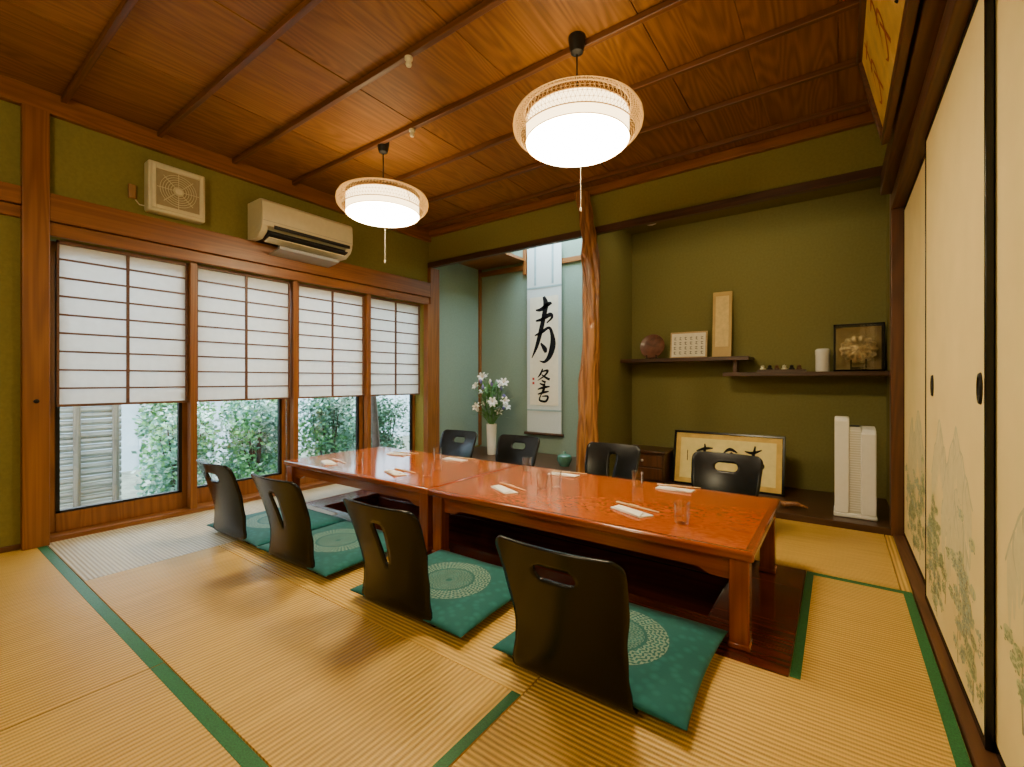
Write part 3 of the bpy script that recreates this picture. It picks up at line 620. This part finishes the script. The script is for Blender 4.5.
T=thing('air_purifier','tall slim white slatted air purifier on alcove floor','air purifier',(.09,3.83,.04),.0)
b=B(); b.box(-.115,.115,-.10,.10,0,.03); b.obj('base',WHITE,parent=T,bevel=.008)
fyz=lambda u,v,w:(w,u,v)
b=B(); b.prism([(-.10,.03),(.09,.03),(.09,.62),(.06,.66),(-.08,.66),(-.10,.64)],-.11,-.03,fyz); b.obj('side_panel',WHITE,parent=T,bevel=.006)
b=B(); b.prism([(-.10,.03),(.09,.03),(.09,.54),(.06,.60),(-.07,.585),(-.10,.56)],.03,.11,fyz); b.obj('side_panel',WHITE,parent=T,bevel=.006)
b=B(); b.prism([(-.085,.03),(.085,.03),(.085,.57),(-.085,.60)],-.0295,.0295,fyz); b.obj('body',plain('white_body',(.66,.65,.59),.4,var=.02),parent=T)
b=B()
for k in range(34): b.box(-.0295,.0295,-.093,-.085,.05+k*.0158,.057+k*.0158)
b.obj('vent_slats',WHITE,parent=T,smooth=False)
b=B(); b.box(-.025,.025,-.04,.03,.598,.604); b.obj('control_panel',DGREY,parent=T,smooth=False)
b=B(); b.lathe([(0,0),(.055,0),(.05,-.03),(.03,-.04),(0,-.04)],24); b.obj('smoke_detector',WHITE,loc=(-1.42,4.2,2.44),label='round white smoke detector on alcove ceiling',cat='smoke detector')

# ---------------------------------------------------------------- pendant lamps
def lamp(x,y,label):
    T=thing('pendant_lamp',label,'pendant lamp',(x,y,ZC-.0),group='pendant lamps over the table')
    b=B(); b.lathe([(0,0),(.042,0),(.042,-.015),(.036,-.05),(.03,-.075),(.012,-.085),(0,-.085)],24); b.obj('ceiling_canopy',BLACKM,parent=T)
    zt,zb=-.400,-.510; Q=1.03
    b=B(); b.tube([(0,0,-.08),(0,0,zt+.06)],.004,8); b.obj('cord',BLACKM,parent=T)
    R=.238*Q
    b=B(); b.lathe([(R-.002,zt),(R,zt-.002),(R,zb)],64,mi=0); b.lathe([(R,zb),(R-.013,zb-.010),(0,zb-.012)],64,mi=1); b.lathe([(0,zt-.02),(R-.002,zt)],64,mi=0); b.obj('inner_shade',[LAMPS,LAMPB],parent=T)
    prof=[(.246,zt+.030),(.268,zt+.028),(.287,zt+.016),(.298,zt-.004),(.301,zt-.026),(.297,zt-.048),(.286,zt-.066),(.268,zt-.080)]
    prof=[(r*Q,z) for r,z in prof]
    b=B(); b.grid(96,8,lambda i,j:(prof[j][0]*math.cos(2*pi*(i+.5*(j%2))/96),prof[j][0]*math.sin(2*pi*(i+.5*(j%2))/96),prof[j][1]),closeu=True)
    o=b.obj('mesh_shade',BRASS,parent=T,smooth=False,label='gold wire mesh outer shade')
    tr=o.modifiers.new('tri','TRIANGULATE'); wf=o.modifiers.new('w','WIREFRAME'); wf.thickness=.0032; wf.use_even_offset=False
    b=B()
    for r,z in (prof[0],prof[-1]): b.tube([(r*math.cos(a*pi/36),r*math.sin(a*pi/36),z) for a in range(73)],.003,6,cap=False)
    for z in (zt,zb): b.tube([((R+.002)*math.cos(a*pi/36),(R+.002)*math.sin(a*pi/36),z) for a in range(73)],.0025,6,cap=False)
    for a in (0,2*pi/3,4*pi/3):
        b.tube([(0,0,zt+.09),((R+.003)*math.cos(a),(R+.003)*math.sin(a),zt+.003),(prof[-1][0]*math.cos(a),prof[-1][0]*math.sin(a),prof[-1][1])],.0025,6)
    b.obj('wire_frame',BRASS,parent=T)
    b=B(); b.tube([(.02,0,zb-.01),(.02,0,zb-.32)],.0013,6); b.lathe([(0,0),(.005,.004),(.005,.02),(0,.025)],10,c=(.02,0,zb-.34)); b.obj('pull_cord',plain('cord_grey',(.45,.4,.3),.6),parent=T)
    return T
la=lamp(-1.028,1.97,'round white pendant lamp with gold wire mesh rim')
lb=dup(la,'pendant_lamp',(-2.575,2.045,ZC))
for (x,y) in ((-1.76,1.556),(-2.25,2.018)):
    b=B(); b.lathe([(0,0),(.02,0),(.02,-.012),(.012,-.02),(.016,-.035),(.012,-.045),(0,-.048)],16); b.obj('ceiling_hook',CREAM,loc=(x,y,ZC-.032),label='small cream round ceiling fitting on batten',cat='ceiling fitting')

# ---------------------------------------------------------------- AC + fan
T=thing('air_conditioner','cream wall mounted air conditioner with open louvre','air conditioner',(XL,2.06,2.035))
prof=[(0,.02),(.10,.03),(.19,.065),(.232,.085),(.24,.12),(.24,.2),(.235,.265),(.215,.285),(.19,.29),(0,.29)]
b=B(); b.prism(prof,-.39,.39,lambda u,v,w:(u,w,v)); b.obj('body',CREAM,parent=T,bevel=.006,ang=30)
for s in (-1,1):
    b=B(); b.prism([(0,.0),(.14,.0),(.21,.04),(.236,.09),(.19,.066),(.10,.031),(0,.021)],s*.365-.024,s*.365+.024,lambda u,v,w:(u,w,v)); b.obj('end_cheek',CREAM,parent=T,bevel=.003)
b=B(); b.prism([(.02,.002),(.12,.002),(.185,.035),(.205,.06),(.19,.063),(.1,.028),(.02,.02)],-.34,.34,lambda u,v,w:(u,w,v)); b.box(.2325,.2405,-.30,.36,.072,.098); b.obj('air_outlet',DGREY,parent=T)
for k in range(2):
    b=B(); b.prism([(.15+.03*k,-.015+.03*k),(.225+.02*k,.006+.03*k),(.227+.02*k,.0+.03*k),(.152+.03*k,-.021+.03*k)],-.335,.335,lambda u,v,w:(u,w,v)); b.obj('louvre',CREAM if k==0 else DGREY,parent=T)
b=B(); b.prism([(.05,-.085),(.21,-.065),(.21,-.057),(.05,-.077)],-.25,.27,lambda u,v,w:(u,w,v)); b.prism([(.21,-.065),(.225,-.045),(.22,-.043),(.205,-.06)],-.25,.27,lambda u,v,w:(u,w,v))
b.tube([(.1,-.2,-.08),(.1,-.2,.03)],.004,6); b.tube([(.1,.18,-.08),(.1,.18,.03)],.004,6); b.obj('air_deflector',GREY,parent=T)
b=B(); b.box(.2385,.2415,-.385,.385,.118,.1205); b.obj('front_seam',GREY,parent=T,smooth=False)
T=thing('ventilation_fan','square cream wall ventilation fan with round grille','ventilation fan',(XL,1.185,2.065))
b=B(); b.box(0,.09,-.165,.165,0,.33); b.obj('housing',CREAM,parent=T,bevel=.012)
b=B()
b.box(.09,.1,-.15,-.125,.02,.31); b.box(.09,.1,.125,.15,.02,.31); b.box(.09,.1,-.125,.125,.285,.31); b.box(.09,.1,-.125,.125,.02,.045)
b.obj('front_frame',CREAM,parent=T,bevel=.003)
b=B(); b.box(.0905,.092,-.125,.125,.045,.285); b.obj('fan_recess',plain('tan',(.35,.29,.17),.5),parent=T,smooth=False)
b=B()
for r in (.03,.045,.06,.075,.09,.105): b.tube([(.097,r*math.cos(a*pi/20),.165+r*math.sin(a*pi/20)) for a in range(41)],.002,6,cap=False)
for k in range(8): a=k*pi/4; b.tube([(.097,.02*math.cos(a),.165+.02*math.sin(a)),(.097,.12*math.cos(a),.165+.12*math.sin(a))],.0025,6)
b.lathe([(0,.012),(.02,.01),(.028,0)],20,f=lambda x,y,z:(.092+z,x,.165+y)); b.obj('fan_grille',CREAM,parent=T)
b=B(); b.box(0,.025,-.02,.02,0,.09); b.obj('pull_switch',plain('brown_plastic',(.3,.16,.06),.4),loc=(XL,.955,2.13),label='small brown wall switch beside fan',cat='switch',bevel=.004)
b=B(); b.tube([(0,.0,.03),(.0,.02,.005),(0,.14,.003)],.004,6); b.obj('power_cord',CREAM,loc=(XL+.006,.975,2.1),label='short cream cord beside fan',cat='cord')

# ---------------------------------------------------------------- tables
HT=.352
def table(x0,x1,y0,y1,label):
    cx,cy=(x0+x1)/2,(y0+y1)/2; hx,hy=(x1-x0)/2,(y1-y0)/2; H=HT
    T=thing('low_table',label,'low table',(cx,cy,0),group='low tables end to end')
    b=B(); b.box(-hx,hx,-hy,hy,H-.035,H); b.obj('table_top',TEDGE,parent=T,bevel=.009)
    b=B(); b.box(-hx+.03,hx-.03,-hy+.03,hy-.03,H,H+.0008); b.obj('burl_panel',TABLE,parent=T,smooth=False)
    b=B(); i=.055
    for s in (-1,1):
        poly=[(-hx+i,H-.035),(-hx+i,H-.125),(-hx+i+.10,H-.122),(-hx+i+.14,H-.102),(hx-i-.14,H-.102),(hx-i-.10,H-.122),(hx-i,H-.125),(hx-i,H-.035)]
        b.prism(poly,s*(hy-i)-.01,s*(hy-i)+.01,lambda u,v,w:(u,w,v))
        poly=[(-hy+i,H-.035),(-hy+i,H-.125),(-hy+i+.08,H-.122),(-hy+i+.12,H-.102),(hy-i-.12,H-.102),(hy-i-.08,H-.122),(hy-i,H-.125),(hy-i,H-.035)]
        b.prism(poly,s*(hx-i)-.01,s*(hx-i)+.01,lambda u,v,w:(w,u,v))
    b.obj('apron',TEDGE,parent=T,bevel=.002)
    for sx in (-1,1):
        for sy in (-1,1):
            l=B(); x=sx*(hx-.05); y=sy*(hy-.05); l.box(-.033,.033,-.033,.033,0,H-.036)
            l.box(-.037,.037,-.037,.037,0,.02); l.obj('leg',TLEG,parent=T,loc=(x,y,0),bevel=.005)
    return T
table(-1.825,-.235,1.75,2.64,'glossy orange red lacquered burl wood low table')
table(-3.35,-1.83,1.75,2.64,'glossy red brown lacquered low table beside window')
ZT=HT+.0012
# ---------------------------------------------------------------- chairs
def shell(kind):
    rows=[]
    for (y,z) in ((.07,.010),(.045,.011),(.025,.018),(.010,.032),(.002,.05)): rows.append((y,z,.2))
    ZTp=.475; r=.04
    hz,ha,hb_=(.392,.068,.025) if kind=='oval' else (.315,.028,.088)
    zh=[hz+hb_*math.sin(t) for t in [(-pi/2)+pi*k/10 for k in range(11)]]
    lo=[z for z in [.07,.09,.11,.14,.17,.2,.22,.25,.28,.31,.34,.355] if z<hz-hb_-.008]
    hi=[z for z in [.34,.36,.38,.4,.42,.43] if z>hz+hb_+.005]+[ZTp-r+r*math.sin(k*pi/2/8) for k in range(9)]
    hi=[z for z in hi if z>hz+hb_+.005]
    def wf(z):
        w=ip([(.05,.2),(.12,.188),(.2,.187),(.32,.203),(.43,.21),(.5,.21)],z)
        if z>ZTp-r: w=w-r+math.sqrt(max(0,r*r-(z-(ZTp-r))**2))
        return w
    def yf(z): t=(z-.05)/.42; return -.03*t-.085*t*t
    for z in sorted(lo+zh+hi): rows.append((yf(z)+(.002 if z<.08 else 0),z,wf(z)))
    def hole(z):
        if kind=='oval': q=max(0,hb_**2-(z-hz)**2); return ha-hb_+math.sqrt(q)
        t=(z-hz)/hb_; base=ha*(.75+.35*t); return base*(.45+.55*math.sqrt(max(0,1-t**6)))
    b=B(); nl,nm=9,5
    inn=[]
    for (y,z,w) in rows:
        zc=min(max(z,hz-hb_),hz+hb_); h=hole(zc); h=min(h,w*.6); inn.append(hz-hb_-1e-6<=z<=hz+hb_+1e-6)
        xs=[-w+(w-h)*k/nl for k in range(nl)]+[-h+2*h*k/nm for k in range(nm)]+[h+(w-h)*k/nl for k in range(nl+1)]
        curve=.028*min(1,max(0,(z-.02)/.15))
        for x in xs: b.v.append((x,y+curve*(x/.2)**2,z))
    nc=nl+nm+nl+1
    for j in range(len(rows)-1):
        for i in range(nc-1):
            if inn[j] and inn[j+1] and nl<=i<nl+nm: continue
            b.f.append((j*nc+i,j*nc+i+1,(j+1)*nc+i+1,(j+1)*nc+i)); b.m.append(0)
    return b
def chair(kind,loc,rz,label,grp='legless floor chairs around the table'):
    T=thing('floor_chair',label,'floor chair',loc,rz,group=grp)
    shell(kind).obj('backrest',BLACK,parent=T,solid=.011,fix=False,ang=60)
    def rr_(x0,x1,y0,y1,r):
        out=[]
        for cx,cy,a0 in ((x1-r,y1-r,0),(x0+r,y1-r,pi/2)):
            for k in range(7): a=a0+k*pi/12; out.append((cx+r*math.cos(a),cy+r*math.sin(a)))
        return out+[(x0,y0),(x1,y0)]
    b=B(); b.prism(rr_(-.195,.195,.068,.44,.05),.004,.015); b.obj('seat',BLACK,parent=T,bevel=.002)
    return T
def cushionmesh():
    b=B(); n=28; W_,D_,H_=.32,.285,.052
    def pos(i,j,top):
        u=math.sin((i/(n-1)*2-1)*pi/2); v=math.sin((j/(n-1)*2-1)*pi/2)
        x=W_*u*(1-.045*(1-v*v)); y=D_*v*(1-.045*(1-u*u))
        e=(max(0,1-u**4)*max(0,1-v**4))**.4
        z=H_/2+(H_/2*e if top else -H_/2*e*.9)
        z+= .003*noise.noise(Vector((x*9,y*9,3)))*e if top else 0
        if top: z-=.006*math.exp(-(x*x+y*y)/.003)
        return (x,y,z)
    b.grid(n,n,lambda i,j:pos(i,j,True)); b.grid(n,n,lambda i,j:pos(i,j,False))
    return b
cob=None
def cushion(x,y,z,rz,label):
    global cob
    if cob is None:
        cob=cushionmesh().obj('seat_cushion',CUSH,label=label,cat='cushion',group='teal floor cushions',ang=80)
        bm=bmesh.new(); bm.from_mesh(cob.data); bmesh.ops.remove_doubles(bm,verts=bm.verts,dist=.0005); bmesh.ops.recalc_face_normals(bm,faces=bm.faces); bm.to_mesh(cob.data); bm.free()
        o=cob
    else:
        o=cob.copy(); COL.objects.link(o); o['label']=label
    o.location=(x,y,z); o.rotation_euler=(0,0,rz); return o
CH=[(-.66,1.20,.02,'oval',.02),(-1.44,1.195,.03,'slot',.035),(-2.24,1.20,.03,'slot',-.01),(-2.93,1.20,.02,'oval',.03)]
lab={'oval':'glossy black legless floor chair with oval handle hole','slot':'glossy black legless floor chair with tall tapered slot'}
cl='teal brocade floor cushion with pale round medallion'
for x,y,r,k,dx in CH:
    chair(k,(x,y,.001),r,lab[k]); cushion(x+dx,y+.300 if x>-1 else y+.28,.015,r*.5,cl)
CF=[(-.585,3.08,pi-.05,'oval',-.08),(-1.345,3.07,pi,'slot',0),(-2.19,3.07,pi,'oval',-.06),(-2.86,3.07,pi+.03,'oval',-.04)]
for x,y,r,k,dx in CF:
    chair(k,(x,y,.001),r,lab[k]); cushion(x+dx,y-.300,.015,r,cl)

# ---------------------------------------------------------------- tableware
g0=None
for x,y in ((-.53,1.95),(-1.32,2.12),(-2.06,1.97),(-2.72,1.95),(-.91,2.47),(-1.66,2.48),(-2.45,2.45),(-1.28,2.20)):
    if g0 is None:
        b=B(); b.lathe([(0,0),(.026,0),(.028,.003),(.034,.088),(.032,.088),(.026,.008),(0,.008)],28)
        g0=b.obj('drinking_glass',TUMB,label='clear straight sided drinking glass on table',cat='glass',group='drinking glasses on the table'); o=g0
    else: o=g0.copy(); COL.objects.link(o)
    o.location=(x,y,ZT)
CHOP=wood('chopstick_wood',(.5,.33,.15),(.7,.5,.25),'X')
n0=None
for x,y,r in ((-.76,1.98,-.35),(-1.47,1.97,-.4),(-2.30,1.92,-.2),(-2.97,1.88,-.3),(-.72,2.52,.1),(-1.4,2.50,.15),(-2.32,2.5,.1),(-2.86,2.42,.2)):
    if n0 is None:
        b=B(); b.prism([(-.10,-.028),(.085,-.045),(.10,.03),(-.09,.035)],0,.006); b.prism([(-.085,-.024),(.09,-.05),(.06,.01),(-.09,.02)],.006,.011)
        n0=b.obj('hand_towel',CLOTH,label='folded white hand towel on table',cat='hand towel',group='place setting towels',bevel=.002)
        b=B(); b.tube([(-.12,-.004,0),(.11,-.002,0)],[.0035,.002],6); b.tube([(-.12,.006,0),(.11,.003,0)],[.0035,.002],6); b.box(-.05,.0,-.008,.010,-.003,.004)
        p0=b.obj('chopsticks',[CHOP],label='wooden chopsticks in paper sleeve beside towel',cat='chopsticks',group='chopsticks on the table'); o,p=n0,p0
    else: o=n0.copy(); COL.objects.link(o); p=p0.copy(); COL.objects.link(p)
    o.location=(x,y,ZT); o.rotation_euler=(0,0,r); p.location=(x,y+.085,ZT+.004); p.rotation_euler=(0,0,r+.1)

# ---------------------------------------------------------------- lights
def area(n,loc,rot,sx,sy,e,c):
    l=bpy.data.lights.new(n,'AREA'); l.shape='RECTANGLE'; l.size=sx; l.size_y=sy; l.energy=e; l.color=c
    o=bpy.data.objects.new(n,l); COL.objects.link(o); o.location=loc; o.rotation_euler=rot; return o
area('alcove_skylight',(-2.4,4.1,2.9),(0,0,0),1.1,.6,44,(.66,.87,1))
area('niche_fill',(-.7,3.95,2.43),(.25,0,0),1.6,.25,7,(1,.85,.5))  # unseen warm area light added to brighten the niche
l=bpy.data.lights.new('rear_fill','POINT'); l.energy=75; l.shadow_soft_size=.2; l.color=(1,.83,.5)  # unseen fill light added behind the camera for the foreground
o=bpy.data.objects.new('rear_fill',l); COL.objects.link(o); o.location=(-1.2,-.75,2.0)
sc=bpy.context.scene
w=bpy.data.worlds.new('World'); sc.world=w; w.use_nodes=True; nt=w.node_tree; bg=nt.nodes['Background']
tc=N(nt,'ShaderNodeTexCoord'); sx=N(nt,'ShaderNodeSeparateXYZ'); nt.links.new(tc.outputs['Generated'],sx.inputs[0])
r=ramp(nt,[(0,(.35,.37,.36)),(.5,(.68,.85,1)),(1,(.74,.89,1))])
nt.links.new(math_(nt,'ADD',math_(nt,'MULTIPLY',sx.outputs[2],.5),.5),r.inputs[0]); nt.links.new(r.outputs[0],bg.inputs[0]); bg.inputs[1].default_value=14
# ---------------------------------------------------------------- camera
cd=bpy.data.cameras.new('cam'); co=bpy.data.objects.new('camera',cd); COL.objects.link(co)
cd.sensor_width=36; cd.sensor_fit='HORIZONTAL'; cd.lens=454/1024*36; cd.clip_start=.02
cd.shift_y=-(3.5)/1024
co.location=(0,0,.95); co.rotation_euler=(pi/2,0,math.radians(35.7)); sc.camera=co
